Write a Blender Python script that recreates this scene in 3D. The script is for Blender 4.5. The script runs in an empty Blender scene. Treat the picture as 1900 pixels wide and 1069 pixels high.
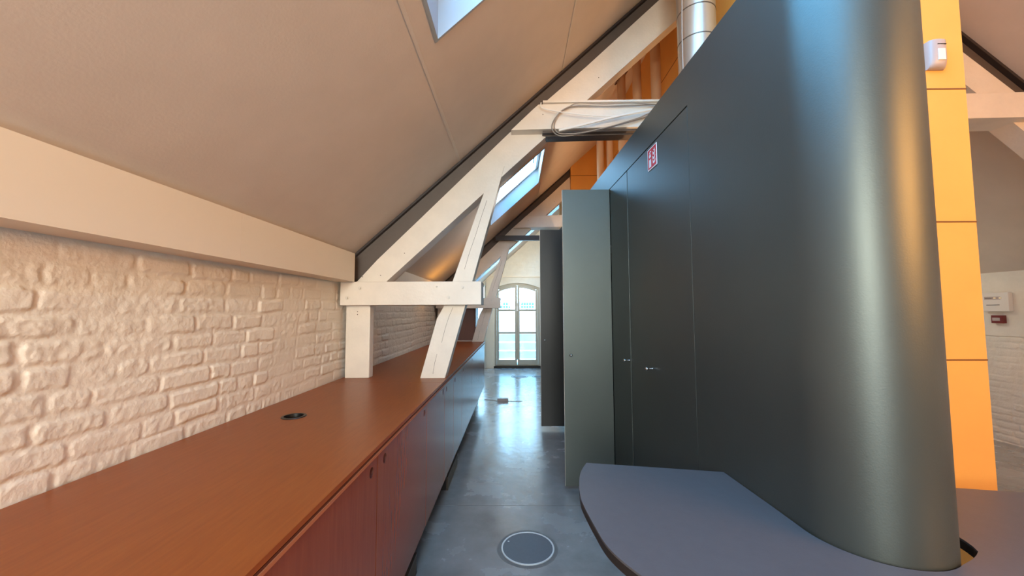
import bpy, bmesh, math
import numpy as np
from mathutils import Vector, Matrix

sc = bpy.context.scene
H = 1.4                      # eye height above the floor; all z below are given relative to the eye

# ------------------------------------------------------------------ camera
def cam_axes(p, y, r):
    f = Vector((-math.sin(y)*math.cos(p), math.cos(y)*math.cos(p), math.sin(p)))
    rt = Vector((math.cos(y), math.sin(y), 0)); up = rt.cross(f)
    c, s = math.cos(r), math.sin(r)
    return c*rt + s*up, -s*rt + c*up, f
cd = bpy.data.cameras.new('camera'); cam = bpy.data.objects.new('camera', cd); sc.collection.objects.link(cam)
rt, up, fw = cam_axes(math.radians(3.5), math.radians(.54), math.radians(-.2))
m = Matrix((rt, up, -fw)).transposed().to_4x4(); m.translation = (0, 0, H)
cam.matrix_world = m
cd.sensor_width = 36; cd.lens = 702/1900*36; cd.clip_start = .02; cd.clip_end = 200
sc.camera = cam

# ------------------------------------------------------------------ world, lights, exposure
w = bpy.data.worlds.new('sky'); sc.world = w; w.use_nodes = True
nt = w.node_tree; nt.nodes.clear()
wo = nt.nodes.new('ShaderNodeOutputWorld'); bg = nt.nodes.new('ShaderNodeBackground')
tc = nt.nodes.new('ShaderNodeTexCoord'); sep = nt.nodes.new('ShaderNodeSeparateXYZ'); cr = nt.nodes.new('ShaderNodeValToRGB')
cr.color_ramp.elements[0].position = .0; cr.color_ramp.elements[0].color = (.30, .40, .45, 1)
e_ = cr.color_ramp.elements.new(.42); e_.color = (.078, .24, .44, 1)
cr.color_ramp.elements[-1].position = .9; cr.color_ramp.elements[-1].color = (.07, .235, .45, 1)
nt.links.new(tc.outputs['Generated'], sep.inputs[0]); nt.links.new(sep.outputs['Z'], cr.inputs[0])
nt.links.new(cr.outputs[0], bg.inputs[0]); bg.inputs[1].default_value = 27.0
nt.links.new(bg.outputs[0], wo.inputs[0])

def light(name, kind, loc, power, color, size=1, size_y=None, target=None, spot=None, blend=.5):
    l = bpy.data.lights.new(name, kind); l.energy = power; l.color = color
    if kind == 'AREA':
        l.size = size
        if size_y: l.shape = 'RECTANGLE'; l.size_y = size_y
    elif kind in ('POINT', 'SPOT'): l.shadow_soft_size = size
    elif kind == 'SUN': l.angle = size
    if spot: l.spot_size = math.radians(spot); l.spot_blend = blend
    o = bpy.data.objects.new(name, l); sc.collection.objects.link(o)
    o.location = (loc[0], loc[1], loc[2] + H)
    if target is not None:
        d = Vector((target[0], target[1], target[2] + H)) - o.location
        o.rotation_euler = d.to_track_quat('-Z', 'Y').to_euler()
    return o
light('sun', 'SUN', (0, 0, 20), 14, (1, .97, .92), math.radians(.5), target=(-.7*20, .5*20, 20-.55*20))
light('added_fill_back', 'AREA', (-.6, -2.7, .9), 132, (.95, .95, .84), 1.8, 1.6, target=(-1.3, 2, .1)).data.spread = math.radians(110)  # added fill behind the camera, brightens beam, brick and ceiling; no fixture
light('added_fill_right', 'AREA', (3.3, -1.0, 1.0), 112, (1, .44, .11), 1.6, 1.2, target=(1.7, 2.2, .1))  # added warm source out of view, lights the orange panel and rounded end
light('added_fill_front', 'AREA', (.2, -1.4, -.5), 20, (.88, .97, 1), 1.2, 1.2, target=(-.9, .6, 1.2))  # neutral fill added low behind the eye to lift the ceiling
light('added_fill_bay', 'AREA', (.15, 4.5, 1.25), 9, (1, .93, .86), .4, .4, target=(-1.2, 4.4, 0))  # unseen source added to brighten the left wall between the trusses
light('lamp_closet_strip', 'AREA', (.98, 4.0, .66), 20, (1, .62, .34), .05, 2.8, target=(.98, 4.0, 3))
light('added_fill_aisle', 'AREA', (3.9, 4.6, .9), 8, (1, .98, .78), .5, .5, target=(4.4, 5.0, -1))  # invented source, brightens the right bay beyond the truss
light('added_fill_aisle', 'AREA', (3.7, 3.6, -.4), 3.5, (1, .98, .78), .4, .4, target=(4.6, 4.0, 1.5))  # second invented source in the right aisle, aimed up at the slope
light('added_fill_gable', 'AREA', (.1, 7.5, .9), 22, (1, .95, .80), .4, .4, target=(.2, 9.4, 1.3))  # added to brighten the far gable brick instead of sunlight
light('added_glow_strip', 'AREA', (-.93, 5.0, .17), 3.2, (1, .46, .08), .06, .9, target=(-1.02, 5.0, .6))  # added strip without a fixture, makes the orange glow above the boxed beam

# sampling portals in the daylight openings (they emit nothing, they only guide the sky sampling)
for nm, c_, sx, sy, n_ in (('portal', (.48, .555, 2.2), 2.15, 1.95, (.669, 0, -.743)), ('portal', (0, 4.52, 1.76), .9, 1.06, (.669, 0, -.743)),
                           ('portal', (.42, 8.32, 2.14), 3.8, .58, (.669, 0, -.743)), ('portal', (.04, 9.8, -.35), 1.13, 2.1, (0, -1, 0))):
    l = light(nm, 'AREA', c_, 0, (1, 1, 1), sx, sy); l.data.cycles.is_portal = True
    z_ = -Vector(n_); x_ = Vector((.743, 0, .669)) if n_[0] else Vector((1, 0, 0)); y_ = z_.cross(x_)
    l.rotation_euler = Matrix((x_, y_, z_)).transposed().to_euler()

vs = sc.view_settings
vs.view_transform = 'Standard'; vs.look = 'None'; vs.gamma = 1; vs.use_curve_mapping = False
vs.exposure = 0.0
sc.cycles.use_denoising = True
sc.cycles.max_bounces = 10; sc.cycles.diffuse_bounces = 6; sc.cycles.transparent_max_bounces = 12
sc.cycles.caustics_reflective = False; sc.cycles.caustics_refractive = False
sc.cycles.sample_clamp_indirect = 4

# ------------------------------------------------------------------ materials
def lin(c): return tuple(((x/255)/12.92 if x/255 <= .04045 else ((x/255+.055)/1.055)**2.4) for x in c)
def mat(name, rgb, rough=.6, metal=0, noise=0, nscale=8, bump=0, bscale=40, spec=.5, stretch=None, coat=0, rgb2=None, rnoise=0):
    mt = bpy.data.materials.new(name); mt.use_nodes = True; n = mt.node_tree; b = n.nodes['Principled BSDF']
    col = lin(rgb); b.inputs['Base Color'].default_value = (*col, 1)
    b.inputs['Roughness'].default_value = rough; b.inputs['Metallic'].default_value = metal
    b.inputs['Specular IOR Level'].default_value = spec; b.inputs['Coat Weight'].default_value = coat
    g = n.nodes.new('ShaderNodeNewGeometry'); mp = n.nodes.new('ShaderNodeMapping')
    n.links.new(g.outputs['Position'], mp.inputs[0])
    if stretch: mp.inputs['Scale'].default_value = stretch
    if noise:
        t = n.nodes.new('ShaderNodeTexNoise'); t.inputs['Scale'].default_value = nscale; t.inputs['Detail'].default_value = 7
        t.inputs['Roughness'].default_value = .6
        n.links.new(mp.outputs[0], t.inputs[0])
        r = n.nodes.new('ShaderNodeValToRGB'); r.color_ramp.elements[0].position = .33; r.color_ramp.elements[1].position = .67
        c2 = lin(rgb2) if rgb2 else tuple(x*(1-noise) for x in col)
        c1 = col if rgb2 else tuple(min(1, x*(1+noise)) for x in col)
        r.color_ramp.elements[0].color = (*c2, 1); r.color_ramp.elements[1].color = (*c1, 1)
        n.links.new(t.outputs[0], r.inputs[0]); n.links.new(r.outputs[0], b.inputs['Base Color'])
        if rnoise:
            mr = n.nodes.new('ShaderNodeMapRange'); mr.inputs['To Min'].default_value = rough-rnoise; mr.inputs['To Max'].default_value = rough+rnoise
            mr.inputs['From Min'].default_value = .3; mr.inputs['From Max'].default_value = .7
            n.links.new(t.outputs[0], mr.inputs[0]); n.links.new(mr.outputs[0], b.inputs['Roughness'])
    if bump:
        t = n.nodes.new('ShaderNodeTexNoise'); t.inputs['Scale'].default_value = bscale; t.inputs['Detail'].default_value = 5
        n.links.new(mp.outputs[0], t.inputs[0])
        bp = n.nodes.new('ShaderNodeBump'); bp.inputs['Strength'].default_value = bump; bp.inputs['Distance'].default_value = .01
        n.links.new(t.outputs[0], bp.inputs['Height']); n.links.new(bp.outputs[0], b.inputs['Normal'])
    return mt
def glass(name, tint=(1, 1, 1)):
    mt = bpy.data.materials.new(name); mt.use_nodes = True; n = mt.node_tree; n.nodes.clear()
    o = n.nodes.new('ShaderNodeOutputMaterial'); mx = n.nodes.new('ShaderNodeMixShader'); t = n.nodes.new('ShaderNodeBsdfTransparent')
    g = n.nodes.new('ShaderNodeBsdfGlossy'); t.inputs[0].default_value = (*tint, 1); g.inputs['Roughness'].default_value = .02
    mx.inputs[0].default_value = .06
    n.links.new(t.outputs[0], mx.inputs[1]); n.links.new(g.outputs[0], mx.inputs[2]); n.links.new(mx.outputs[0], o.inputs[0]); return mt

M = {}
M['ceil'] = mat('ceiling_paint', (206, 194, 182), .8, noise=.03, nscale=5, bump=.05, bscale=120)
M['seam'] = mat('seam_filler', (205, 197, 187), .7)
M['brick'] = mat('white_brick_paint', (226, 220, 208), .55, noise=.04, nscale=9, bump=.25, bscale=90)
M['white'] = mat('white_timber_paint', (222, 214, 202), .45, noise=.05, nscale=6, bump=.12, bscale=60, stretch=(1, 1, 1))
M['board'] = mat('cream_board_paint', (226, 214, 196), .5, noise=.015, nscale=4)
M['crack'] = mat('timber_crack', (96, 84, 72), .9)
M['bolt'] = mat('painted_bolt', (214, 207, 196), .4)
M['steel'] = mat('dark_steel_paint', (88, 78, 72), .5, noise=.06, nscale=10)
M['steel2'] = mat('dark_flange_paint', (48, 40, 38), .5)
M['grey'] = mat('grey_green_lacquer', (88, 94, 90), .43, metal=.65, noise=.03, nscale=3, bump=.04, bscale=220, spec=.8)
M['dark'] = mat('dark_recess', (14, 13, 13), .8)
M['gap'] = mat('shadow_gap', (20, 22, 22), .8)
M['leafedge'] = mat('door_edge', (150, 148, 140), .5)
M['leafdark'] = mat('near_black_leaf', (34, 35, 36), .4, bump=.05, bscale=220)  # near-black colour, used for the farther open leaf only
M['orange'] = mat('orange_panel_paint', (226, 164, 80), .55, noise=.03, nscale=5)
M['seamo'] = mat('orange_joint', (110, 68, 28), .8)
M['desk'] = mat('desk_linoleum', (90, 88, 90), .42, noise=.04, nscale=30, bump=.04, bscale=300)
M['deskedge'] = mat('desk_edge', (44, 39, 37), .5)
M['trimlite'] = mat('light_edge_band', (190, 180, 165), .4)
M['wood'] = mat('red_brown_veneer', (146, 76, 30), .36, noise=.1, nscale=6, stretch=(14, 1.2, 14), rgb2=(134, 66, 25), spec=.3)
M['door'] = mat('red_brown_door_veneer', (134, 68, 36), .27, noise=.1, nscale=5, stretch=(14, 14, 1.1), rgb2=(124, 60, 30), spec=.6)
M['ply'] = mat('plywood_edge', (166, 98, 60), .5)
M['plyd'] = mat('plywood_edge_dark', (84, 40, 26), .6)
M['brown'] = mat('brown_cupboard', (98, 52, 40), .45, noise=.1, nscale=5, stretch=(10, 10, 1))
M['plinth'] = mat('plinth', (34, 28, 24), .6)  # darkened colour carries the shadow under the cabinet doors
M['grille'] = mat('grille_metal', (96, 82, 70), .4, metal=.3)
M['black'] = mat('black_plastic', (18, 18, 19), .35)
M['chrome'] = mat('brushed_chrome', (200, 200, 198), .22, metal=1)
M['steelring'] = mat('steel_ring', (216, 217, 216), .35, metal=.4)
M['patch'] = mat('mortar_patch', (108, 104, 100), .5, noise=.12, nscale=20)
M['lid'] = mat('floor_box_lid', (88, 92, 98), .45, noise=.05, nscale=60)
M['flue'] = mat('galvanised_flue', (196, 186, 172), .35, metal=.75, noise=.05, nscale=6)
M['pipe'] = mat('painted_pipe', (196, 158, 124), .45)
M['plast'] = mat('white_plastic', (222, 220, 216), .35)
M['plastg'] = mat('grey_plastic', (176, 164, 160), .35)
M['lens'] = mat('sensor_lens', (236, 228, 208), .25)
M['led'] = mat('status_light', (255, 244, 214), .3)
M['cable'] = mat('white_cable', (228, 226, 220), .4)
M['cableg'] = mat('grey_cable', (150, 140, 130), .5)
M['red'] = mat('sign_red', (205, 8, 22), .5)
M['signw'] = mat('sign_white', (238, 240, 242), .4)
M['dkred'] = mat('call_point_red', (110, 34, 32), .4)
M['lining'] = mat('skylight_lining', (150, 160, 168), .5)  # dim blue-grey puts the skylight's tint into a white lining
M['winf'] = mat('window_frame_paint', (176, 170, 156), .5)
M['winw'] = mat('white_window_paint', (236, 236, 232), .45)
M['glass'] = glass('window_glass')
M['fac'] = mat('pale_facade', (208, 236, 245), .8)
M['facj'] = mat('facade_joint', (62, 58, 56), .8)
M['facw'] = mat('facade_window', (50, 92, 112), .4)
M['conc'] = None
def concrete():
    mt = mat('polished_concrete', (160, 157, 154), .25, noise=.1, nscale=2.2, rgb2=(122, 119, 116), rnoise=.07)
    n = mt.node_tree; b = n.nodes['Principled BSDF']
    g = n.nodes.new('ShaderNodeNewGeometry')
    t = n.nodes.new('ShaderNodeTexNoise'); t.inputs['Scale'].default_value = 9; t.inputs['Detail'].default_value = 4; t.inputs['Distortion'].default_value = .3
    t2 = n.nodes.new('ShaderNodeTexVoronoi'); t2.inputs['Scale'].default_value = 16
    ad = n.nodes.new('ShaderNodeMath'); ad.operation = 'MULTIPLY_ADD'; ad.inputs[1].default_value = .25
    n.links.new(g.outputs['Position'], t.inputs[0]); n.links.new(g.outputs['Position'], t2.inputs['Vector'])
    n.links.new(t2.outputs['Distance'], ad.inputs[0]); n.links.new(t.outputs[0], ad.inputs[2])
    bp = n.nodes.new('ShaderNodeBump'); bp.inputs['Strength'].default_value = .22; bp.inputs['Distance'].default_value = .012
    n.links.new(ad.outputs[0], bp.inputs['Height']); n.links.new(bp.outputs[0], b.inputs['Normal'])
    b.inputs['Specular IOR Level'].default_value = .6; b.inputs['Coat Weight'].default_value = .8; b.inputs['Coat Roughness'].default_value = .2
    return mt
M['conc'] = concrete()

# ------------------------------------------------------------------ helpers
class MB:
    """collects shapes (z relative to the eye) and links them as one mesh object"""
    def __init__(s): s.v = []; s.f = []; s.m = []; s.mats = []
    def mi(s, m):
        if m not in s.mats: s.mats.append(m)
        return s.mats.index(m)
    def add(s, vs, fs, m):
        o = len(s.v); s.v += [tuple(p) for p in vs]; k = s.mi(m)
        s.f += [tuple(i+o for i in f) for f in fs]; s.m += [k]*len(fs); return s
    def box(s, x0, x1, y0, y1, z0, z1, m):
        vs = [(x, y, z) for z in (z0, z1) for y in (y0, y1) for x in (x0, x1)]
        return s.add(vs, [(0, 2, 3, 1), (4, 5, 7, 6), (0, 1, 5, 4), (2, 6, 7, 3), (0, 4, 6, 2), (1, 3, 7, 5)], m)
    def prism(s, poly, fn0, fn1, m, msides=None):
        """poly 2-D, fn maps (a,b)->3-D for the two caps"""
        n = len(poly); vs = [fn0(*p) for p in poly] + [fn1(*p) for p in poly]
        s.add(vs, [tuple(range(n)), tuple(range(2*n-1, n-1, -1))], m)
        o = len(s.v) - 2*n; k = s.mi(msides or m)
        for i in range(n):
            j = (i+1) % n; s.f.append((o+i, o+n+i, o+n+j, o+j)); s.m.append(k)
        return s
    def pxz(s, poly, y0, y1, m): return s.prism(poly, lambda a, b: (a, y0, b), lambda a, b: (a, y1, b), m)
    def pxy(s, poly, z0, z1, m, ms=None): return s.prism(poly, lambda a, b: (a, b, z0), lambda a, b: (a, b, z1), m, ms)
    def tube(s, pts, r, m, n=10, cap=True):
        pts = [Vector(p) for p in pts]; rings = []; prev = None
        for i, p in enumerate(pts):
            t = (pts[min(i+1, len(pts)-1)] - pts[max(i-1, 0)]).normalized()
            if prev is None:
                a = Vector((0, 0, 1)) if abs(t.z) < .9 else Vector((1, 0, 0)); u = t.cross(a).normalized()
            else: u = (prev - t*prev.dot(t)).normalized()
            prev = u; v = t.cross(u); rr = r[i] if isinstance(r, (list, tuple)) else r
            rings.append([p + (u*math.cos(2*math.pi*k/n) + v*math.sin(2*math.pi*k/n))*rr for k in range(n)])
        vs = [q for R_ in rings for q in R_]; fs = []
        for i in range(len(rings)-1):
            for k in range(n): fs.append((i*n+k, i*n+(k+1) % n, (i+1)*n+(k+1) % n, (i+1)*n+k))
        if cap: fs += [tuple(range(n))[::-1], tuple(range((len(rings)-1)*n, len(rings)*n))]
        return s.add(vs, fs, m)
    def build(s, name, parent=None, bevel=0, smooth=False, base=None):
        V = np.array(s.v, dtype=float); V[:, 2] += H
        if parent is None:
            org = Vector(base) + Vector((0, 0, H)) if base else Vector(((V[:, 0].min()+V[:, 0].max())/2, (V[:, 1].min()+V[:, 1].max())/2, V[:, 2].min()))
            loc = org
        else:
            org = WP[parent.name]; loc = Vector((0, 0, 0))
        V -= np.array(org)
        me = bpy.data.meshes.new(name); me.from_pydata(V.tolist(), [], s.f); me.update()
        for m_ in s.mats: me.materials.append(M[m_])
        me.polygons.foreach_set('material_index', s.m)
        bm = bmesh.new(); bm.from_mesh(me); bmesh.ops.recalc_face_normals(bm, faces=bm.faces)
        if bevel:
            es = [e for e in bm.edges if len(e.link_faces) == 2 and e.calc_face_angle(0) > .5]
            bmesh.ops.bevel(bm, geom=es, offset=bevel, segments=2, affect='EDGES', profile=.6, clamp_overlap=True)
        bm.to_mesh(me); bm.free()
        if smooth: me.shade_smooth() if hasattr(me, 'shade_smooth') else None
        ob = bpy.data.objects.new(name, me); sc.collection.objects.link(ob); ob.location = loc
        if smooth: me.set_sharp_from_angle(angle=math.radians(40))
        if parent is not None: ob.parent = parent
        WP[ob.name] = Vector(org) if parent is not None else Vector(loc)
        return ob
WP = {}
def tag(o, label=None, cat=None, group=None, kind=None):
    if label: o['label'] = label
    if cat: o['category'] = cat
    if group: o['group'] = group
    if kind: o['kind'] = kind
    return o
def thing(name, loc, label=None, cat=None, group=None, kind=None):
    o = bpy.data.objects.new(name, None); sc.collection.objects.link(o)
    o.location = (loc[0], loc[1], loc[2]+H); o.empty_display_size = .1
    WP[o.name] = Vector(o.location); return tag(o, label, cat, group, kind)
def struct(o): o['kind'] = 'structure'; return o
def spline(pts, k=8):
    pts = [Vector(p) for p in pts]; out = []
    for i in range(len(pts)-1):
        p0, p1, p2, p3 = pts[max(i-1, 0)], pts[i], pts[i+1], pts[min(i+2, len(pts)-1)]
        for j in range(k):
            t = j/k
            out.append(.5*((2*p1)+(-p0+p2)*t+(2*p0-5*p1+4*p2-p3)*t*t+(-p0+3*p1-3*p2+p3)*t**3))
    return out+[pts[-1]]
def plate_holes(mb, outer, holes, fn, thick_fn, m, mh=None, n=24):
    """flat plate with round holes; outer 2-D polygon, holes (a,b,r); fn/thick_fn map 2-D to the two faces"""
    bm = bmesh.new(); loops = [outer]+[[(a+r*math.cos(2*math.pi*k/n), b+r*math.sin(2*math.pi*k/n)) for k in range(n)] for a, b, r in holes]
    es = []
    for L in loops:
        vs = [bm.verts.new((p[0], p[1], 0)) for p in L]
        es += [bm.edges.new((vs[i], vs[(i+1) % len(vs)])) for i in range(len(vs))]
    bmesh.ops.triangle_fill(bm, edges=es, use_beauty=True, use_dissolve=False)
    bm.verts.index_update()
    pts = [(v.co.x, v.co.y) for v in bm.verts]; tris = [tuple(v.index for v in f.verts) for f in bm.faces]; bm.free()
    mb.add([fn(*p) for p in pts], tris, m); mb.add([thick_fn(*p) for p in pts], [t[::-1] for t in tris], m)
    for i, L in enumerate(loops):
        k = len(L); mb.add([fn(*p) for p in L]+[thick_fn(*p) for p in L], [(j, (j+1) % k, k+(j+1) % k, k+j) for j in range(k)], m if i == 0 or not mh else mh)

# ------------------------------------------------------------------ shell
cL = lambda x: 1.465 + .9*x
cR = lambda x: 5.02 - .9*x
RX = (5.02-1.465)/1.8
WL, WR, Y0, Y1 = -1.249, 5.14, -3.2, 9.43
T = .26
def cells(mb, f, xs, ys, holes, m):
    for i in range(len(xs)-1):
        for j in range(len(ys)-1):
            if any(abs(xs[i]-h[0]) < .001 and abs(ys[j]-h[1]) < .001 for h in holes): continue
            a, b, c, d = xs[i], xs[i+1], ys[j], ys[j+1]
            vs = [(a, c, f(a)), (b, c, f(b)), (b, d, f(b)), (a, d, f(a))]; vs += [(x, y, z+T) for x, y, z in vs]
            mb.add(vs, [(0, 1, 2, 3), (7, 6, 5, 4), (0, 4, 5, 1), (1, 5, 6, 2), (2, 6, 7, 3), (3, 7, 4, 0)], m)
SK = [(-.34, 1.30, -.45, 1.56), (-.34, .33, 3.97, 5.07)]  # first skylight enlarged out of view to let in more light
c = MB()
cells(c, cL, [-1.7, -1.0, -.34, .33, 1.30, 1.85, RX], [-3.5, -2.4, -1.3, -.45, 1.56, 3.97, 5.07, 8.02, 8.62, 9.8],
      [(s[0], s[2]) for s in SK] + [(.33, -.45)] + [(x, 8.02) for x in (-1.0, -.34, .33, 1.30)], 'ceil')
RSK = (3.62, 4.29, -1.9, -.8)
cells(c, cR, [RX, 3.62, 4.29, 5.6], [-3.5, -1.9, -.8, 9.8], [], 'ceil')
for x, segs in ((-.405, ((Y0, 7.9),)), (.356, ((Y0, -.5), (1.6, 7.9)))):        # joint strips between the ceiling boards
    for a, b in segs:
        c.add([(x+sx*.006, yy, cL(x+sx*.006)-dz) for dz in (0, .004) for yy, sx in ((a, -1), (a, 1), (b, 1), (b, -1))],
              [(0, 1, 2, 3), (7, 6, 5, 4), (0, 4, 5, 1), (1, 5, 6, 2), (2, 6, 7, 3), (3, 7, 4, 0)], 'seam')
struct(c.build('ceiling'))

# floor with shallow joints
f = MB(); ys = [Y0-.3, 2.817, 2.823, 6.072, 6.078, Y1+.3]
for i in range(5):
    d = .004 if i in (1, 3) else 0
    f.box(WL-.3, WR+.3, ys[i], ys[i+1], -1.5, -1.4-d, 'gap' if d else 'conc')
struct(f.build('floor'))

# brick relief -----------------------------------------------------
rng = np.random.default_rng(7)
def vnoise(u, v, s, seed):
    r = np.random.default_rng(seed); N = 256; g = r.random((N, N))
    x, y = u/s, v/s; xi, yi = np.floor(x).astype(int), np.floor(y).astype(int); fx, fy = x-xi, y-yi
    fx = fx*fx*(3-2*fx); fy = fy*fy*(3-2*fy)
    G = lambda a, b: g[a % N, b % N]
    return (G(xi, yi)*(1-fx)+G(xi+1, yi)*fx)*(1-fy)+(G(xi, yi+1)*(1-fx)+G(xi+1, yi+1)*fx)*fy
def brick_height(u, v, seed=3):
    r = np.random.default_rng(seed)
    cu = u + .008*(vnoise(u, v, .05, seed+1)-.5); cv = v + .010*(vnoise(u, v, .08, seed+2)-.5) + .022*(vnoise(u, v*0, .45, seed+3)-.5)
    cu = cu + .006*(vnoise(u, v, .018, seed+11)-.5); cv = cv + .006*(vnoise(u, v, .02, seed+12)-.5)
    ch = .0695; row = np.floor(cv/ch).astype(int); h = np.zeros_like(u); fv = cv-row*ch; rough = np.zeros_like(u)
    for k in range(row.min(), row.max()+1):
        mk = row == k
        if not mk.any(): continue
        x = u.min()-.3-r.random()*.2; ed = [x]
        while x < u.max()+.5:
            x += (.205 if r.random() < (.8 if k % 2 == 0 else .45) else .115)*(1+.2*(r.random()-.5)); ed.append(x)
        ed = np.array(ed); uu = cu[mk]; i = np.clip(np.searchsorted(ed, uu)-1, 0, len(ed)-2); n = len(ed)
        a, b = ed[i], ed[i+1]
        ix = .004+r.random(n)*.006; iz = .0065+r.random(n)*.004; oz = (r.random(n)-.5)*.006; pr = .35+r.random(n)*.75
        soft = .0035+r.random(n)*.004; rad = .006+r.random(n)*.014; rg = r.random(n)
        dx = np.minimum(uu-a, b-uu)-ix[i]; f2 = fv[mk]+oz[i]; dz = np.minimum(f2, ch-f2)-iz[i]
        R_ = rad[i]; qx = np.maximum(R_-dx, 0); qz = np.maximum(R_-dz, 0); d = R_-np.hypot(qx, qz)
        t = np.clip(d/soft[i]+.3, 0, 1); t = t*t*(3-2*t)
        h[mk] = t*pr[i]; rough[mk] = t*rg[i]
    worn = np.clip((vnoise(u, v, .30, seed+9)-.15)*2.5, .45, 1)
    h = .0070*h*worn + rough*(.004*(vnoise(u, v, .022, seed+4)-.5)+.003*(vnoise(u, v, .010, seed+5)-.5)) + .008*(vnoise(u, v, .35, seed+6)-.5)
    h += .0012*(vnoise(u, v, .02, seed+7)-.5) + .0006*(vnoise(u, v, .008, seed+8)-.5)
    return h
def brick_wall(name, org, ua, na, u0, u1, v0, v1, res, seed, mask=None):
    nu, nv = int((u1-u0)/res)+1, int((v1-v0)/res)+1
    U, V = np.meshgrid(np.linspace(u0, u1, nu), np.linspace(v0, v1, nv), indexing='ij')
    h = brick_height(U, V, seed)
    P = np.array(org)[None, None]+U[..., None]*np.array(ua)+V[..., None]*np.array((0, 0, 1))+h[..., None]*np.array(na)
    I = np.arange(nu*nv).reshape(nu, nv)
    F = np.stack([I[:-1, :-1], I[1:, :-1], I[1:, 1:], I[:-1, 1:]], -1).reshape(-1, 4)
    if mask is not None:
        ctr = mask(U[:-1, :-1]+res/2, V[:-1, :-1]+res/2).reshape(-1); F = F[ctr]
    back = len(P.reshape(-1, 3))
    P = P.reshape(-1, 3).copy(); P[:, 2] += H
    loc = np.array([P[:, 0].mean(), P[:, 1].mean(), P[:, 2].min()]); P -= loc
    me = bpy.data.meshes.new(name); me.from_pydata(P.tolist(), [], F.tolist()); me.materials.append(M['brick'])
    me.polygons.foreach_set('use_smooth', [True]*len(me.polygons)); me.update()
    o = bpy.data.objects.new(name, me); sc.collection.objects.link(o); o.location = loc; return o

# left wall: solid core plus relief skin as its child
wl = struct(MB().box(WL-.3, WL-.01, Y0-.3, Y1+.3, -1.4, .3, 'brick').build('wall_left'))
def child(o, p):
    o.parent = p; o.matrix_parent_inverse = Matrix.Translation(-Vector(p.location)); return o
tag(child(brick_wall('brick_face', (WL-.004, 0, 0), (0, 1, 0), (1, 0, 0), -.1, 6.3, -.5, .27, .0055, 3), wl), 'white painted rough brickwork')
bwn = MB().box(WL-.1, WL, 6.3, Y1, -1.4, .3, 'brick').build('brick_face', wl)
wr = struct(MB().box(WR+.012, WR+.3, Y0-.3, Y1+.3, -1.4, .45, 'brick').build('wall_right'))
child(brick_wall('brick_face', (WR+.008, 0, 0), (0, 1, 0), (-1, 0, 0), 3.4, 4.9, -1.4, -.28, .008, 11), wr)
MB().box(WR-.002, WR+.05, Y0, 9.4, -.28, .42, 'brick').build('plaster_face', wr, bevel=.0)
# gable walls follow the roof
def gable(y0, y1, name, holes):
    g = MB(); outer = [(WL-.3, -1.4), (WR+.3, -1.4), (WR+.3, cR(WR+.3)+.1), (RX, cR(RX)+.1), (WL-.3, cL(WL-.3)+.1)]
    bm = bmesh.new(); es = []
    loops = [outer]+holes
    for L in loops:
        vs = [bm.verts.new((p[0], p[1], 0)) for p in L]
        es += [bm.edges.new((vs[i], vs[(i+1) % len(vs)])) for i in range(len(vs))]
    bmesh.ops.triangle_fill(bm, edges=es, use_beauty=True, use_dissolve=False); bm.verts.index_update()
    pts = [(v.co.x, v.co.y) for v in bm.verts]; tr = [tuple(v.index for v in q.verts) for q in bm.faces]; bm.free()
    g.add([(a, y0, b) for a, b in pts], tr, 'brick'); g.add([(a, y1, b) for a, b in pts], [t[::-1] for t in tr], 'brick')
    for L in loops:
        k = len(L); g.add([(a, y0, b) for a, b in L]+[(a, y1, b) for a, b in L], [(j, (j+1) % k, k+(j+1) % k, k+j) for j in range(k)], 'brick')
    return struct(g.build(name))
def arch(x0, x1, z0, zs, zc, n=14):
    xm = (x0+x1)/2
    return [(x0, z0), (x1, z0)]+[(x1+(x0-x1)*k/n, zs+(zc-zs)*(1-((x1+(x0-x1)*k/n-xm)/((x1-x0)/2))**2)) for k in range(n+1)]
FW = arch(-.525, .605, -1.4, .575, .70)
W2 = [(-1.02, -.95), (-.76, -.95), (-.76, .66), (-1.02, .43)]
W5 = arch(3.2, 4.3, -1.4, .575, .70)
gb = gable(Y1, Y1+.3, 'wall_back', [FW, W2, W5])
gf = gable(Y0-.3, Y0, 'wall_front', [])
child(brick_wall('brick_face', (0, Y1+.004, 0), (1, 0, 0), (0, -1, 0), -.95, 1.9, .86, 3.0, .012, 21,
                 mask=lambda u, v: (v < 1.45+.9*u) & (u < RX)), gb)
MB().box(-.75, .9, Y1-.03, Y1+.01, .845, .875, 'board').build('ledge', gb)

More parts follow.
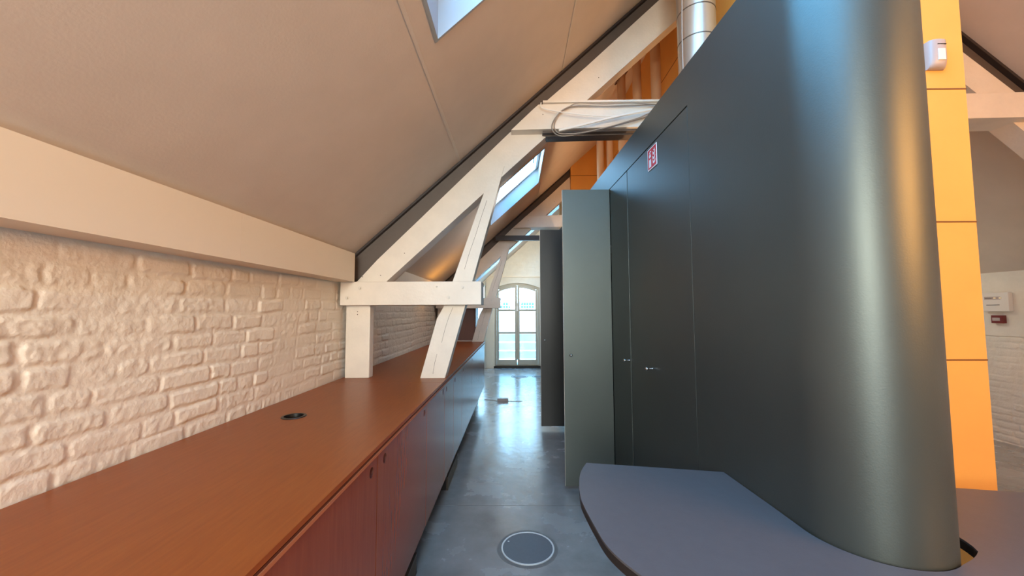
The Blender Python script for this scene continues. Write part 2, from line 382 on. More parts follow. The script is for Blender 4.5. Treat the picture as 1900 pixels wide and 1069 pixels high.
# ------------------------------------------------------------------ far french window and exterior
def fwin(name, x0, x1):
    t = thing(name, ((x0+x1)/2, Y1+.06, -1.4), kind='structure')
    y0, y1 = Y1+.05, Y1+.11; xm = (x0+x1)/2
    fr = MB(); k = 14
    A = arch(x0, x1, -1.4, .575, .70); B = arch(x0+.05, x1-.05, -1.33, .52, .645)
    n = len(A)
    fr.add([(a, y0, b) for a, b in A]+[(a, y0, b) for a, b in B]+[(a, y1, b) for a, b in A]+[(a, y1, b) for a, b in B],
           sum([[(i, (i+1) % n, n+(i+1) % n, n+i), (2*n+i, 3*n+i, 3*n+(i+1) % n, 2*n+(i+1) % n), (n+i, n+(i+1) % n, 3*n+(i+1) % n, 3*n+i), (i, 2*n+i, 2*n+(i+1) % n, (i+1) % n)] for i in range(n)], []), 'winf')
    fr.build('window_frame', t)
    for s in (-1, 1):
        a, b = (x0+.05, xm) if s < 0 else (xm, x1-.05)
        d = MB(); Y_, Y2 = y0-.02, y0+.03
        zt = lambda x: .52+.125*(1-((x-xm)/((x1-x0)/2-.05))**2)
        d.box(a+.004, a+.06, Y_, Y2, -1.33, zt(a+.03)-.005, 'winf'); d.box(b-.06, b-.004, Y_, Y2, -1.33, zt(b-.03)-.005, 'winf')
        d.box(a+.06, b-.06, Y_, Y2, -1.33, -1.2, 'winf')
        for z in (-.54, .02): d.box(a+.06, b-.06, Y_, Y2, z-.025, z+.025, 'winf')
        K = 6; xs = [a+.06+(b-a-.12)*i/K for i in range(K+1)]
        for i in range(K):
            p, q = xs[i], xs[i+1]
            d.add([(p, Y_, zt(p)-.06), (q, Y_, zt(q)-.06), (q, Y_, zt(q)), (p, Y_, zt(p)), (p, Y2, zt(p)-.06), (q, Y2, zt(q)-.06), (q, Y2, zt(q)), (p, Y2, zt(p))],
                  [(0, 1, 2, 3), (7, 6, 5, 4), (0, 4, 5, 1), (2, 6, 7, 3)], 'winf')
        o = d.build('casement', t)
        MB().box(a+.055, b-.055, y0+.0, y0+.006, -1.21, zt((a+b)/2)-.04, 'glass').build('pane', o)
    hb = MB().box(xm-.02, xm+.02, y0-.05, y0-.02, .0, .12, 'plast').tube([(xm, y0-.03, .12), (xm, y0-.03, .2)], .01, 'plast')
    hb.tube([(xm, y0-.03, -1.2), (xm, y0-.03, .0)], .007, 'winf'); tag(hb.build('espagnolette_bolt', t), 'pale window bolt')
    MB().box(x0-.02, x1+.02, Y1-.02, Y1+.05, -1.4, -1.355, 'plinth').build('threshold', t)
    return t
fwin('window_4', -.525, .605); fwin('window_5', 3.2, 4.3)
t = thing('window_6', (-.89, Y1+.08, -.95), kind='structure')
MB().box(-1.02, -.99, Y1+.04, Y1+.1, -.95, .455, 'winw').box(-.79, -.76, Y1+.04, Y1+.1, -.95, .63, 'winw').box(-.99, -.79, Y1+.04, Y1+.1, -.95, -.9, 'winw').box(-.99, -.79, Y1+.04, Y1+.1, .08, .12, 'winw').build('window_frame', t)
MB().box(-.99, -.79, Y1+.06, Y1+.066, -.9, .6, 'glass').build('pane', t)
struct(MB().box(-.735, -.545, Y1-.05, Y1, -1.4, .845, 'board').build('trim_1', bevel=.004))

# neighbouring building seen through the french window
t = thing('neighbouring_house', (0, 15.5, -6), 'pale brick house across the street seen through the french window', 'building')
w_ = MB().box(-4, 5, 15.5, 20, -6, 3.4, 'fac')
for k in range(12):
    z = .05+k*.16
    w_.box(-3.9, 4.9, 15.492, 15.5, z, z+.014, 'facj')
    for j in range(24): w_.box(-3.5+j*.36+(k % 2)*.18, -3.488+j*.36+(k % 2)*.18, 15.492, 15.5, z, z+.16, 'facj')
w_.build('facade_wall', t)
for x in (-.62, .22, 1.0):
    fo = MB().box(x, x+.52, 15.46, 15.5, .12, .34, 'facw').build('window', t)
    wb = MB()
    for q in range(1, 5): wb.box(x+q*.104-.008, x+q*.104+.008, 15.45, 15.47, .12, .34, 'fac')
    wb.box(x, x+.52, 15.45, 15.47, .22, .235, 'fac'); wb.build('glazing_bars', fo)
r_ = thing('balcony_railing', (.04, Y1+.9, -1.4), 'white balcony railing with horizontal boards just outside the french window', 'railing')
for z in (-1.18, -.95, -.72): MB().box(-.9, 1.0, Y1+.88, Y1+.9, z-.1, z+.1, 'fac').build('board', r_)
for x in (-.88, .98): MB().box(x-.02, x+.02, Y1+.9, Y1+.94, -1.4, -.6, 'fac').build('post', r_)
MB().box(-.9, 1.0, Y1+.86, Y1+.95, -.6, -.57, 'fac').build('handrail', r_)
struct(MB().box(-3, 6, Y1+.3, Y1+1.1, -1.55, -1.4, 'fac').build('floor_balcony'))

# ------------------------------------------------------------------ skylights
def sb(mb, f, x0, x1, y0, y1, n0, n1, m):
    vs = [(x, y, f(x)+n) for n in (n0, n1) for y in (y0, y1) for x in (x0, x1)]
    mb.add(vs, [(0, 2, 3, 1), (4, 5, 7, 6), (0, 1, 5, 4), (2, 6, 7, 3), (0, 4, 6, 2), (1, 3, 7, 5)], m)
def skylight(name, x0, x1, y0, y1, f=cL, bars=0):
    t = thing(name, ((x0+x1)/2, (y0+y1)/2, f((x0+x1)/2)), kind='structure')
    e = .012; b = MB()
    sb(b, f, x0+.0005, x0+e, y0, y1, -.006, T, 'lining'); sb(b, f, x1-e, x1-.0005, y0, y1, -.006, T, 'lining')
    sb(b, f, x0+e, x1-e, y0+.0005, y0+e, -.006, T, 'lining'); sb(b, f, x0+e, x1-e, y1-e, y1-.0005, -.006, T, 'lining')
    b.build('reveal_lining', t)
    b = MB(); g = .045
    sb(b, f, x0+e, x0+e+g, y0+e, y1-e, T-.05, T+.04, 'winw'); sb(b, f, x1-e-g, x1-e, y0+e, y1-e, T-.05, T+.04, 'winw')
    sb(b, f, x0+e+g, x1-e-g, y0+e, y0+e+g, T-.05, T+.04, 'winw'); sb(b, f, x0+e+g, x1-e-g, y1-e-g, y1-e, T-.05, T+.04, 'winw')
    for k in range(bars):
        x = x0+(x1-x0)*(k+1)/(bars+1); sb(b, f, x-.02, x+.02, y0+e+g, y1-e-g, T-.05, T+.04, 'winw')
    b.build('window_frame', t)
    b = MB(); sb(b, f, x0+e+g, x1-e-g, y0+e+g, y1-e-g, T, T+.006, 'glass'); b.build('pane', t)
    b = MB(); xm = x1-.1; sb(b, f, xm-.01, xm+.01, (y0+y1)/2-.15, (y0+y1)/2+.15, T-.075, T-.055, 'plast'); b.build('handle_bar', t)
    return t
skylight('window_1', *SK[0], bars=1); skylight('window_2', *SK[1])
skylight('window_3', -1.0, 1.85, 8.02, 8.62, bars=3)

# ------------------------------------------------------------------ boxed white beam on the left wall
def fascia(y0, y1, label):
    return tag(MB().box(WL+.002, -1.12, y0, y1, .208, .405, 'board').build('boxed_beam'), label, 'beam')
fascia(-1.0, 1.5195, 'smooth cream boxed beam over the near brick wall, nearest length')
fascia(1.5200, 2.612, 'smooth cream boxed beam over the brick wall ending at the first truss')
fascia(2.86, 5.80, 'white boxed beam above the brick wall beyond the first truss')

# ------------------------------------------------------------------ trusses
def bolts(t, pts, y):
    for x, z, r in pts:
        b = MB().tube([(x, y, z), (x, y-.005, z)], r*1.45, 'bolt', 14).tube([(x, y-.005, z), (x, y-.018, z)], r, 'bolt', 6)
        b.build('bolt', t)
def truss(yf, label, slabel):
    d = yf-2.70
    t = thing('roof_truss', (1.97, yf+.08, -.47), label, 'roof truss')
    Y = lambda y: y+d
    # post
    MB().box(-1.213, -1.04, Y(2.70), Y(2.775), -.47, .12, 'white').build('post', t, bevel=.006)
    # rafters
    MB().pxz([(-1.24, .14), (-.999, .14), (-.916, .225), (.235, 1.281), (1.213, 2.167), (1.975, 2.85), (1.975, 3.13), (1.069, 2.305), (.531, 1.805), (-.041, 1.305), (-.70, .66), (-.996, .372), (-1.13, .225), (-1.16, .20), (-1.24, .18)],
             Y(2.70), Y(2.84), 'white').build('rafter', t)
    rr = lambda x: 5.02-.9*x
    MB().pxz([(1.977, 2.83), (3.29, 1.645), (4.6, .46), (5.14, -.03), (5.14, .2), (3.641, 1.585), (3.284, 1.895), (1.977, 3.08)], Y(2.70), Y(2.84), 'white').build('rafter', t)
    # strut
    MB().pxz([(-.675, -.47), (-.50, -.47), (-.358, .041), (-.306, .222), (-.077, 1.055), (-.20, .935), (-.447, .223), (-.507, .045), (-.560, -.05)],
             Y(2.692), Y(2.80), 'white').build('strut', t, bevel=.002)
    st = MB().pxz([(4.62, -.47), (4.44, -.47), (4.02, .98), (4.16, .855)], Y(2.692), Y(2.80), 'white').build('strut', t, bevel=.004)
    MB().box(5.0, 5.13, Y(2.70), Y(2.78), -1.4, .1, 'white').build('post', t, bevel=.005)
    # lower collars
    MB().box(-1.222, -.238, Y(2.62), Y(2.83), .045, .208, 'white').build('lower_collar', t, bevel=.004)
    MB().box(4.2, 5.12, Y(2.62), Y(2.83), .045, .208, 'white').build('lower_collar', t, bevel=.004)
    bolts(t, [(-1.083, .163, .009), (-1.172, .095, .009), (-.369, .167, .009), (-.466, .096, .009), (-.549, .172, .005)], Y(2.622))
    # upper collar (dips slightly to the left)
    MB().pxz([(-.028, 1.288), (3.82, 1.356), (3.86, 1.40), (3.71, 1.537), (.17, 1.475), (.13, 1.44)], Y(2.62), Y(2.83), 'white').build('upper_collar', t, bevel=.004)
    # drying cracks, nail marks
    for pts in ([(-.525, -.22), (-.50, -.12), (-.475, -.04), (-.445, .03)], [(-.365, .30), (-.33, .42), (-.285, .55), (-.245, .68), (-.205, .80)], [(-.585, -.44), (-.572, -.36), (-.557, -.30)]):
        k = MB().tube([(x, Y(2.691), z) for x, z in pts], .0011, 'crack', 5); k.build('crack', t)
    for x, z in ((.20, 1.40), (-1.10, .25), (-.97, .26), (.62, 1.72), (-.80, .42), (-1.13, .0), (-1.13, -.02)):
        yy = 2.62 if x == .20 else 2.70
        MB().tube([(x, Y(yy-.0012), z), (x, Y(yy), z)], .0035, 'crack', 8).build('nail_hole', t)
    # steel member under the ceiling
    s = thing('steel_rafter', (1.97, yf+.1, cL(-1.1)), slabel, 'steel beam')
    lo = [(-1.20, .15), (-.996, .355), (-.70, .64), (-.041, 1.28), (.531, 1.79), (1.069, 2.29), (RX, 3.11)]
    MB().pxz([(-1.20, cL(-1.20)-.004), (RX, cL(RX)-.004)]+lo[::-1], Y(2.735), Y(2.745), 'steel').build('web', s)
    MB().pxz([(-1.17, cL(-1.17)-.003), (RX, cL(RX)-.003), (RX, cL(RX)-.022), (-1.17, cL(-1.17)-.022)], Y(2.70), Y(2.86), 'steel2').build('top_flange', s)
    lr = [(5.0, .2), (3.641, 1.56), (3.284, 1.87), (RX+.002, 3.06)]
    MB().pxz([(RX+.002, cR(RX)-.004), (5.0, cR(5.0)-.004)]+lr, Y(2.735), Y(2.745), 'steel').build('web', s)
    MB().pxz([(RX+.002, cR(RX)-.003), (5.0, cR(5.0)-.003), (5.0, cR(5.0)-.03), (RX+.002, cR(RX)-.03)], Y(2.70), Y(2.86), 'steel2').build('top_flange', s)
    return t
truss(2.70, 'white timber roof truss standing on the counter nearest the camera', 'dark steel rafter under the ceiling above the near truss')
truss(5.87, 'white timber roof truss in shade at the far end of the counter', 'dark steel rafter under the ceiling above the far shaded truss')
tag(MB().pxz([(.20, 1.279), (1.38, 1.299), (1.38, 1.311), (.20, 1.291)], 2.65, 2.80, 'steel').pxz([(.24, 1.270), (1.38, 1.290), (1.38, 1.299), (.20, 1.279)], 2.69, 2.76, 'steel').build('steel_tie'), 'dark steel tie running under the upper collar of the near truss', 'steel beam')
tag(MB().box(-.31, .855, 5.77, 5.83, 1.09, 1.165, 'steel2').build('steel_tie', bevel=.004), 'black steel bar crossing the aisle beneath the far truss collar', 'steel beam')

# ------------------------------------------------------------------ cables on the upper collar
def cable(name, pts, r, m, label, y=2.575, wob=.0):
    P = spline([(x, y+.018*math.sin(i*1.3)*wob, z) for i, (x, z) in enumerate(pts)], 6)
    tag(MB().tube(P, r, m, 8).build(name, smooth=True), label, 'cable')
cable('cable', [(.185, 1.462), (.19, 1.426), (.283, 1.4), (.465, 1.372), (.624, 1.361), (.76, 1.367), (.952, 1.401), (1.034, 1.419)], .004, 'cable', 'single white cable sagging across the front of the upper collar')
cable('cable', [(.304, 1.252), (.441, 1.283), (.623, 1.329), (.806, 1.369), (.952, 1.396), (1.034, 1.414)], .0085, 'cable', 'thickest white cable rising straight across the upper collar', y=2.56)
cable('cable', [(1.035, 1.44), (.989, 1.447), (.808, 1.459), (.626, 1.453), (.452, 1.462), (.388, 1.439), (.324, 1.402), (.285, 1.341), (.277, 1.285), (.304, 1.247), (.363, 1.239), (.486, 1.25), (.668, 1.291), (.851, 1.345), (.924, 1.375), (1.011, 1.4)], .0042, 'cableg', 'outer looped cable coiled on the upper collar', y=2.585)
cable('cable', [(1.034, 1.457), (.7, 1.447), (.452, 1.45), (.361, 1.43), (.306, 1.388), (.268, 1.331), (.262, 1.285), (.29, 1.246), (.358, 1.232), (.531, 1.262), (.759, 1.317), (.942, 1.370), (1.034, 1.398)], .0042, 'cableg', 'inner looped cable coiled on the upper collar', y=2.602)
tag(MB().box(.2, 1.05, 2.60, 2.625, 1.478, 1.492, 'white').build('cable_duct'), 'thin white cable duct along the top of the upper collar', 'cable duct')

# ------------------------------------------------------------------ counter and cabinets
ct = MB(); XF = -.485
outer = [(WL+.012, -1.0), (XF, -1.0), (XF, 6.0), (WL+.012, 6.0)]
top = thing('worktop', (-.85, 2.5, -.505), 'long red-brown wooden worktop running along the brick wall', 'worktop')
def slab(y0, y1, holes, nm):
    mb = MB(); o = [(WL+.012, y0), (XF, y0), (XF, y1), (WL+.012, y1)]
    plate_holes(mb, o, holes, lambda a, b: (a, b, -.47), lambda a, b: (a, b, -.484), 'wood', 'black', 32)
    return mb.build(nm, top)
slab(-1.0, 2.535, [(-1.0, 1.725, .045)], 'top_board'); slab(2.538, 6.0, [], 'top_board')
MB().box(WL+.012, XF-.004, -1.0, 6.0, -.488, -.484, 'plyd').build('edge_groove', top)
MB().box(WL+.012, -.66, -1.0, 6.0, -.503, -.488, 'ply').box(-.66, XF+.001, -1.0, 6.0, -.503, -.494, 'ply').box(-.66, XF-.002, -1.0, 6.0, -.494, -.488, 'plyd').build('lower_board', top)
MB().box(WL+.012, XF, 6.0, 6.012, -.50, -.462, 'plast').build('end_strip', top)
# grommet
g = thing('cable_grommet', (-1.0, 1.725, -.47), 'round black cable grommet set into the near worktop', 'cable grommet')
gm = MB(); R1, R2, n = .0445, .038, 32
for a, b, za, zb in ((.052, .0435, -.4695, -.467),):
    rings = [[(-1.0+r*math.cos(2*math.pi*k/n), 1.725+r*math.sin(2*math.pi*k/n), z) for k in range(n)] for r, z in ((a, -.47), (a-.002, -.4665), (b-.003, -.4665), (b-.004, -.483))]
    vs = sum(rings, []); fs = [(i*n+k, i*n+(k+1) % n, (i+1)*n+(k+1) % n, (i+1)*n+k) for i in range(3) for k in range(n)]
    gm.add(vs, fs, 'black')
gm.build('rim', g, smooth=True)
MB().tube([(-1.0, 1.725, -.502), (-1.0, 1.725, -.484)], .0435, 'black', 32).build('well', g)

XD = -.495
units = [(-.8, 1.381, [(-.8, -.06, []), (-.06, .66, [(.6,)]), (.66, 1.381, [(1.325, -.550)])], 'wide red-brown cabinet under the worktop, closest to the camera'),
         (1.381, 2.66, [(1.381, 2.13, [(1.457, -.551), (2.075, -.549)]), (2.13, 2.66, [(2.605, -.550)])], 'red-brown two-door cabinet just before the first truss, second in the row'),
         (2.66, 3.51, [(2.66, 3.04, [(2.73, -.552)]), (3.04, 3.51, [(3.11, -.556)])], 'narrow two-door cabinet just past the first truss, third in the row'),
         (3.51, 5.10, [(3.51, 4.28, [(3.59, -.556)]), (4.28, 5.10, [(4.36, -.556)])], 'wide two-door cabinet with bluish window sheen, fourth in the row'),
         (5.10, 5.995, [(5.10, 5.56, [(5.2, -.556)]), (5.56, 5.995, [])], 'last cabinet at the far end of the worktop')]
for (a, b, doors, lab) in units:
    t = thing('base_cabinet', ((WL+XD)/2, (a+b)/2, -1.4), lab, 'cabinet')
    MB().box(WL+.02, XD-.022, a+.001, b-.001, -1.165, -.505, 'plyd').build('carcass', t)
    pz = MB().box(WL+.02, -.64, a+.001, b-.001, -1.4, -1.166, 'plinth').build('plinth', t)
    for (p, q, hs) in doors:
        mb = MB(); hs = [h for h in hs if len(h) == 2]
        zb = -1.165
        plate_holes(mb, [(p+.0035, zb), (q-.0035, zb), (q-.0035, -.509), (p+.0035, -.509)], [(h[0], h[1], .018) for h in hs],
                    lambda u, v: (XD, u, v), lambda u, v: (XD-.018, u, v), 'door', 'plyd', 20)
        d = mb.build('door', t)
        for h in hs: MB().tube([(XD-.0195, h[0], h[1]), (XD-.0175, h[0], h[1])], .019, 'dark', 16).build('finger_hole', d)
for y0, y1, lab in ((1.55, 2.12, 'ribbed heater grille under the second cabinet, nearer one'), (3.05, 3.55, 'ribbed heater grille under the third cabinet, farther one')):
    t = thing('heater_grille', (-.57, (y0+y1)/2, -1.4), lab, 'grille')
    MB().box(-.636, -.552, y0, y1, -1.4, -1.30, 'plinth').build('casing', t)
    r = MB(); k = y0+.01
    while k < y1-.01: r.box(-.553, -.538, k, k+.006, -1.395, -1.30, 'grille'); k += .014
    r.box(-.553, -.536, y0, y1, -1.303, -1.297, 'grille').box(-.553, -.536, y0, y1, -1.4, -1.393, 'grille'); r.build('ribs', t)

t = thing('tall_cupboard', (-.93, 6.25, -1.4), 'tall dark brown cupboard standing behind the end of the worktop', 'cupboard')
MB().box(WL+.02, -.655, 6.03, 6.5, -1.4, .10, 'brown').build('carcass', t, bevel=.003)
MB().box(-.655, -.637, 6.04, 6.49, -1.32, .09, 'brown').build('door', t, bevel=.002)

# ------------------------------------------------------------------ orange core
OY, OX0, OX1 = 1.65, 1.40, 2.012
core = MB().box(OX0, OX1, OY, 5.80, -1.4, 3.4, 'orange').box(.87, OX0+.2, 5.80, 7.4, -1.4, 2.9, 'orange').box(OX0+.2, OX1, 5.80, 7.4, -1.4, 3.3, 'orange')
# trim the core with the roof line
def clip_core():
    ob = core.build('wall_core'); me = ob.data; bm = bmesh.new(); bm.from_mesh(me)
    o = Vector(ob.location)
    for co, no in (((0, 0, cL(0)+.05+H), (-.9, 0, 1)), ((0, 0, 5.02+.05+H), (.9, 0, 1))):
        bmesh.ops.bisect_plane(bm, geom=bm.verts[:]+bm.edges[:]+bm.faces[:], plane_co=Vector(co)-o, plane_no=Vector(no).normalized(), clear_outer=True)
    bm.to_mesh(me); bm.free(); return ob
core = struct(clip_core())
jn = MB()
for z in (-.803, -.215, .383, .983, 1.582, 2.170):
    jn.box(OX0-.0015, OX1+.0015, OY-.0015, OY+.003, z-.003, z+.003, 'seamo')
    jn.box(OX0-.0015, OX0+.003, OY, 5.8, z-.003, z+.003, 'seamo')
    if z < 2.2: jn.box(.868, OX0, 5.7985, 5.802, z-.003-.06, z+.003-.06, 'seamo')
jn.build('panel_joint', core)

# ------------------------------------------------------------------ grey partition with rounded end
gx = lambda y: .925-.05*y
CX, CY, CR, GT = 1.05, 1.19, .185, 1.195
th0 = math.radians(183)
def arc(r, a0, a1, n=28): return [(CX+r*math.cos(a0+(a1-a0)*k/n), CY+r*math.sin(a0+(a1-a0)*k/n)) for k in range(n+1)]
TH = .03
outl = [(gx(1.786), 1.786)]+arc(CR, th0, math.radians(360))+[(CX+CR, OY-.002), (OX0-.002, OY-.002)]
inn = [(OX0-.002, OY+TH), (CX+CR-TH, OY+TH)]+arc(CR-TH, math.radians(360), th0)+[(gx(1.786)+TH, 1.786)]
part = MB().pxy(outl+inn, -1.4, GT, 'grey')
# header and remaining panels; openings at the two swung leaves
def seg(mb, y0, y1, z0, z1, m='grey', off=0., th=TH):
    mb.pxy([(gx(y0)+off, y0), (gx(y1)+off, y1), (gx(y1)+off+th, y1), (gx(y0)+off+th, y0)], z0, z1, m)
DT = .992
seg(part, 1.786, 5.78, DT+.004, GT)
seg(part, 3.46, 4.575, -1.4, DT+.004); seg(part, 4.985, 5.78, -1.4, DT+.004)
part = struct(part.build('wall_partition', smooth=True))
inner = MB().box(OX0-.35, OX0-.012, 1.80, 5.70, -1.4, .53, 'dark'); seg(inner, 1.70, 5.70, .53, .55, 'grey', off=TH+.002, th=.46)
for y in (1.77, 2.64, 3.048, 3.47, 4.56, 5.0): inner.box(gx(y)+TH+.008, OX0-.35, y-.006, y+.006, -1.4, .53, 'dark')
seg(inner, 1.75, 3.06, -1.4, 1.19, 'dark', off=.033, th=.008)  # added dark board stops lamp light leaking through the door seams
for a_, b_ in ((3.046, 3.472), (4.562, 4.998)):  # added dark boxes block the strip lamp's light at both openings
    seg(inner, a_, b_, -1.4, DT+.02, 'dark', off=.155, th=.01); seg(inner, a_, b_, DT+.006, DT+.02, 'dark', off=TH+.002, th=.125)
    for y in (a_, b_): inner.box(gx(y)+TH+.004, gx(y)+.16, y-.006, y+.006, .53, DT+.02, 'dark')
inner.build('closet_and_baffles', part)
def knob(t, p, axis):
    a = Vector(axis); p = Vector(p)
    prof = [(0, .006), (.004, .005), (.018, .0035), (.024, .004), (.027, .009), (.032, .0115), (.038, .0105), (.043, .006), (.044, .001)]
    MB().tube([p+a*x for x, r in prof], [r for x, r in prof], 'chrome', 18).build('knob', t, smooth=True)
def closed_door(y0, y1, ky, label):
    t = thing('closet_door', (gx((y0+y1)/2), (y0+y1)/2, -1.38), label, 'door')
    mb = MB(); seg(mb, y0+.006, y1-.006, -1.385, DT-.002, off=.001, th=.022); mb.build('door_leaf', t, bevel=.0012)
    knob(t, (gx(ky)+.002, ky, -.345), (-1, -.05, 0))
    return t
closed_door(1.786, 2.640, 2.285, 'wide grey closet door below the red fire extinguisher sign')
closed_door(2.640, 3.046, 2.675, 'narrow dark grey closet door between the open leaf and the wide closet door')
def open_leaf(x0, x1, y, z0, z1, kx, label, lm='grey'):
    t = thing('open_closet_door', (x1, y, z0), label, 'door')
    MB().box(x0+.002, x1, y, y+.022, z0, z1, lm).build('door_leaf', t, bevel=.001)
    MB().box(x0, x0+.0025, y, y+.022, z0, z1, 'trimlite').build('edge_band', t)
    knob(t, (kx, y, -.350), (0, -1, 0))
    for z in (z0+.15, (z0+z1)/2, z1-.15):
        MB().tube([(x1-.005, y+.03, z-.03), (x1-.005, y+.03, z+.03)], .006, 'chrome', 8).build('hinge', t)
    return t
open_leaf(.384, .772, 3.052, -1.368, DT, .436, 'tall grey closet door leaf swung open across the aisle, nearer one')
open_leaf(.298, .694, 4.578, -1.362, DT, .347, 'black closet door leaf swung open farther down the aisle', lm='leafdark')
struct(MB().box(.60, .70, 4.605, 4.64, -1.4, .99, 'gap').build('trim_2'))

# sign
t = thing('fire_extinguisher_sign', (gx(2.2)-.001, 2.2, .91), 'square red fire extinguisher sign with flames on the wide closet door', 'sign')
def sg(mb, pts, m, o0, o1):   # pts in sign units: u 0..1 left->right (far->near), v 0..1 up
    f = lambda u, v, o: (gx(2.265-.13*u)-o, 2.265-.13*u, .842+.13*v)
    k = len(pts); mb.add([f(u, v, o0) for u, v in pts]+[f(u, v, o1) for u, v in pts],
        [tuple(range(k)), tuple(range(2*k-1, k-1, -1))]+[(i, k+i, k+(i+1) % k, (i+1) % k) for i in range(k)], m)
b = MB(); sg(b, [(0, 0), (1, 0), (1, 1), (0, 1)], 'signw', .0005, .003); b.build('backplate', t)
b = MB(); sg(b, [(.05, .05), (.95, .05), (.95, .95), (.05, .95)], 'red', .003, .0034); b.build('red_field', t)
b = MB()
sg(b, [(.18, .12), (.40, .12), (.40, .48), (.18, .48)], 'signw', .0034, .0038)
sg(b, [(.18, .57), (.40, .57), (.40, .66), (.34, .73), (.24, .73), (.18, .66)], 'signw', .0034, .0038)
sg(b, [(.22, .75), (.22, .80), (.32, .88), (.44, .84), (.44, .80), (.34, .80), (.36, .75)], 'signw', .0034, .0038)
b.build('extinguisher_symbol', t)
b = MB()
for (u, v, s) in ((.70, .16, 1), (.68, .36, 1), (.70, .56, .95)):
    sg(b, [(u-.10*s, v+.02), (u, v), (u+.12*s, v+.04), (u+.16*s, v+.14), (u+.12*s, v+.22), (u+.08*s, v+.12), (u+.02*s, v+.09), (u-.06*s, v+.14), (u-.12*s, v+.2)], 'signw', .0034, .0038)
sg(b, [(.64, .80), (.70, .74), (.78, .72), (.80, .80), (.76, .88), (.74, .80), (.68, .80)], 'signw', .0034, .0038)
b.build('flame_symbol', t)

# pipes behind the partition
for (x, y, r, lab) in ((1.0, 4.35, .040, 'leftmost thin pipe rising behind the grey partition'), (1.105, 4.32, .037, 'second thin pipe from the left behind the grey partition'),
                       (1.14, 3.92, .043, 'pipe entering the ceiling through a torn hole behind the collar'), (1.2, 3.6, .042, 'brown pipe between the torn hole and the widest pipe'),
                       (1.272, 3.3, .044, 'brown pipe left of the large flue, in front of the orange wall')):
    t = thing('riser_pipe', (x, y, .55), lab, 'pipe')
    MB().tube([(x, y, .55), (x, y, cL(x-r)-.002 if r != .043 else cL(x)+.03)], r, 'pipe', 24).build('pipe', t, smooth=True)
    if r == .043:
        col = MB(); n = 20
        import random; random.seed(4)
        ri = [(x+(r+.003)*math.cos(2*math.pi*k/n), y+(r+.003)*math.sin(2*math.pi*k/n)) for k in range(n)]
        ro = [(x+(r+.012+.02*random.random())*math.cos(2*math.pi*k/n), y+(r+.012+.02*random.random())*math.sin(2*math.pi*k/n)) for k in range(n)]
        vs = [(a, b, cL(a)-.002) for a, b in ri]+[(a, b, cL(a)-.004) for a, b in ro]
        col.add(vs, [(k, (k+1) % n, n+(k+1) % n, n+k) for k in range(n)], 'plyd'); tag(col.build('torn_opening', t), 'ragged dark hole edge')
    else:
        MB().tube([(x, y, .552), (x, y, .565)], r+.008, 'pipe', 24).build('base_ring', t, smooth=True)
t = thing('flue_duct', (1.10, 2.2, .55), 'large round metal flue rising behind the grey partition', 'flue')
MB().tube([(1.10, 2.2, .55), (1.10, 2.2, cL(1.0)-.002)], .107, 'flue', 40).build('duct', t, smooth=True)
for z in (1.60, 1.78, 2.1): MB().tube([(1.10, 2.2, z), (1.10, 2.2, z+.006)], .1085, 'grille', 40).build('seam_band', t, smooth=True)
tag(MB().tube(spline([(.985, 2.13, .55), (.98, 2.13, 1.5), (.988, 2.13, 1.9), (.985, 2.13, 2.33)]), .004, 'cableg', 8).build('cable', smooth=True), 'thin vertical cable beside the large flue', 'cable')

# ------------------------------------------------------------------ desk
DZ = -.655
dk = [(.303, 1.68), (.30, 1.678)]
left = spline([(.303, 1.68, 0), (.262, 1.585, 0), (.237, 1.472, 0), (.2265, 1.38, 0), (.227, 1.321, 0), (.238, 1.20, 0), (.256, 1.089, 0), (.307, .985, 0), (.40, .86, 0), (.60, .70, 0), (.9, .56, 0), (1.3, .48, 0), (1.75, .47, 0), (2.2, .55, 0), (2.45, .75, 0), (2.5, 1.0, 0), (2.44, 1.306, 0)], 8)
poly = [(p.x, p.y) for p in left]
poly += [(1.33, 1.500), (1.275, 1.509), (1.273, 1.30)]
for k in range(30):
    a = math.radians(362 - k*(362-183)/29)
    gapw = .006+.04*max(0, min(1, (math.degrees(a)-300)/32))**1.5
    poly.append((CX+(CR+gapw)*math.cos(a), CY+(CR+gapw)*math.sin(a)))
poly += [(gx(1.3)-.004, 1.3), (gx(1.587)-.004, 1.587)]
t = thing('desk', (1.2, 1.0, -1.4), 'curved grey desk wrapping around the rounded end of the partition', 'desk')
dm = MB().pxy(poly, DZ-.006, DZ, 'desk'); dm.build('desk_top', t)
MB().pxy(poly, DZ-.030, DZ-.0062, 'deskedge').build('edge', t)
for x, y in ((.62, 1.1), (1.5, .75), (2.2, 1.05)):
    MB().tube([(x, y, -1.4), (x, y, DZ-.03)], .03, 'chrome', 20).tube([(x, y, -1.4), (x, y, -1.388)], .09, 'chrome', 24).build('leg', t, smooth=True)

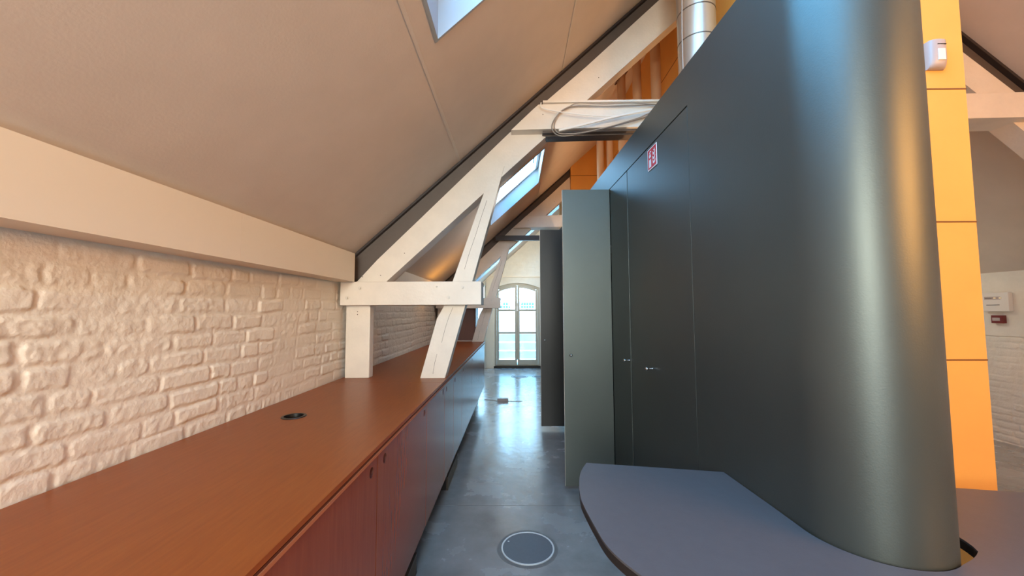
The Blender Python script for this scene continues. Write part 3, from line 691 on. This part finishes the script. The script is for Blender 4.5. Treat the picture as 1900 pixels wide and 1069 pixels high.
# ------------------------------------------------------------------ floor boxes
def floorbox(x, y, lab):
    t = thing('floor_box', (x, y, -1.4), lab, 'floor box')
    n = 48; rings = [[(x+r*math.cos(2*math.pi*k/n), y+r*math.sin(2*math.pi*k/n), z) for k in range(n)] for r, z in ((.1575, -1.3999), (.1565, -1.3950), (.1475, -1.3955), (.147, -1.3995))]
    MB().add(sum(rings, []), [(i*n+k, i*n+(k+1) % n, (i+1)*n+(k+1) % n, (i+1)*n+k) for i in range(3) for k in range(n)], 'steelring').build('ring', t, smooth=True)
    random_ = np.random.default_rng(int(x*1000)+5)
    pr_ = .178+.012*np.convolve(np.tile(random_.random(n), 3), np.ones(7)/7, 'same')[n:2*n]*2-.012
    MB().pxy([(x+pr_[k]*math.cos(2*math.pi*k/n), y+pr_[k]*math.sin(2*math.pi*k/n)) for k in range(n)], -1.3999, -1.3992, 'patch').build('mortar_patch', t)
    MB().tube([(x, y, -1.3999), (x, y, -1.3975)], .1475, 'lid', n).build('lid', t)
    MB().tube([(x-.115, y+.06, -1.3975), (x-.115, y+.06, -1.3968)], .006, 'steelring', 10).build('screw', t)
floorbox(.066, 2.33, 'round grey floor box with bright steel ring in the foreground')
floorbox(.08, 8.2, 'round floor box near the french window, left of the far pair')
floorbox(.53, 8.2, 'round floor box near the french window, partly behind the open door')
t = thing('extension_socket', (-.205, 5.99, -1.4), 'small pale extension socket lying on the floor of the aisle', 'socket')
MB().box(-.29, -.12, 5.95, 6.02, -1.4, -1.352, 'plastg').build('socket_body', t, bevel=.004)
tag(MB().tube(spline([(-.50, 6.09, -1.396), (-.40, 6.05, -1.396), (-.29, 6.0, -1.396)]), .004, 'cable', 8).build('cable', smooth=True), 'white cable on the floor from the cabinet to the extension socket', 'cable')
tag(MB().tube(spline([(-.12, 5.985, -1.396), (.0, 5.97, -1.396), (.1, 5.985, -1.396)]), .004, 'cable', 8).build('cable', smooth=True), 'short white lead on the floor right of the extension socket', 'cable')

# ------------------------------------------------------------------ motion sensor on the orange panel
t = thing('motion_sensor', (1.876, OY-.001, 1.06), 'white curved motion sensor on the orange panel', 'sensor')
def bodyring(s, x0, x1, d, z):
    xm = (x0+x1)/2; hw = (x1-x0)/2
    return [(x0, OY-.001, z)]+[(xm-hw*math.cos(math.pi*k/10), OY-.004-d*(math.sin(math.pi*k/10)**.45)*s, z) for k in range(11)]+[(x1, OY-.001, z)]
rings = [bodyring(s, 1.838, 1.914, .032, z) for s, z in ((.30, 1.068), (.62, 1.073), (.85, 1.085), (1, 1.11), (1.0, 1.186), (.97, 1.192))]
n = len(rings[0]); b = MB(); b.add(sum(rings, []), [(i*n+k, i*n+(k+1) % n, (i+1)*n+(k+1) % n, (i+1)*n+k) for i in range(5) for k in range(n)]+[tuple(range(n)), tuple(range(5*n, 6*n))[::-1]], 'plastg')
b.build('housing', t, smooth=True)
MB().box(1.862, 1.894, OY-.0375, OY-.03, 1.096, 1.148, 'lens').build('lens', t, bevel=.002)
MB().box(1.862, 1.900, OY-.0366, OY-.03, 1.167, 1.170, 'gap').build('slot', t)

# ------------------------------------------------------------------ alarm devices on the right wall
xw = WR-.003
t = thing('alarm_panel', (xw, 4.07, -.02), 'square white alarm control panel on the right wall', 'alarm panel')
MB().box(xw-.05, xw, 3.955, 4.185, -.02, .178, 'plast').build('housing', t, bevel=.006)
MB().box(xw-.052, xw-.05, 4.02, 4.155, .105, .135, 'plastg').build('display', t)
MB().box(xw-.053, xw-.05, 4.09, 4.15, .117, .122, 'black').build('label_line', t)
MB().box(xw-.053, xw-.05, 4.03, 4.14, .045, .050, 'black').build('label_line', t)
for y in (4.065, 4.02): MB().box(xw-.055, xw-.05, y-.009, y+.009, .112, .128, 'led').build('indicator_light', t)
t = thing('fire_call_point', (xw, 4.065, -.146), 'small dark red fire call point under the white alarm panel', 'call point')
MB().box(xw-.04, xw, 4.02, 4.12, -.146, -.062, 'dkred').build('housing', t, bevel=.004)
MB().box(xw-.042, xw-.04, 4.045, 4.108, -.12, -.088, 'plastg').build('glass_label', t)

# ------------------------------------------------------------------ groups of repeats
GROUPS = {'base_cabinet': 'cabinets under the long worktop', 'riser_pipe': 'pipes behind the grey partition', 'floor_box': 'round floor boxes in the aisle',
          'roof_truss': 'white timber roof trusses', 'steel_rafter': 'steel rafters under the ceiling', 'boxed_beam': 'boxed beams along the left wall',
          'heater_grille': 'heater grilles under the cabinets', 'closet_door': 'closed closet doors in the partition',
          'open_closet_door': 'open closet door leaves in the aisle'}
for o in sc.objects:
    if o.parent is None and 'label' in o:
        k = o.name.split('.')[0]
        if k in GROUPS: o['group'] = GROUPS[k]
        elif k == 'cable' and 'collar' in o['label']: o['group'] = 'cables on the upper collar'
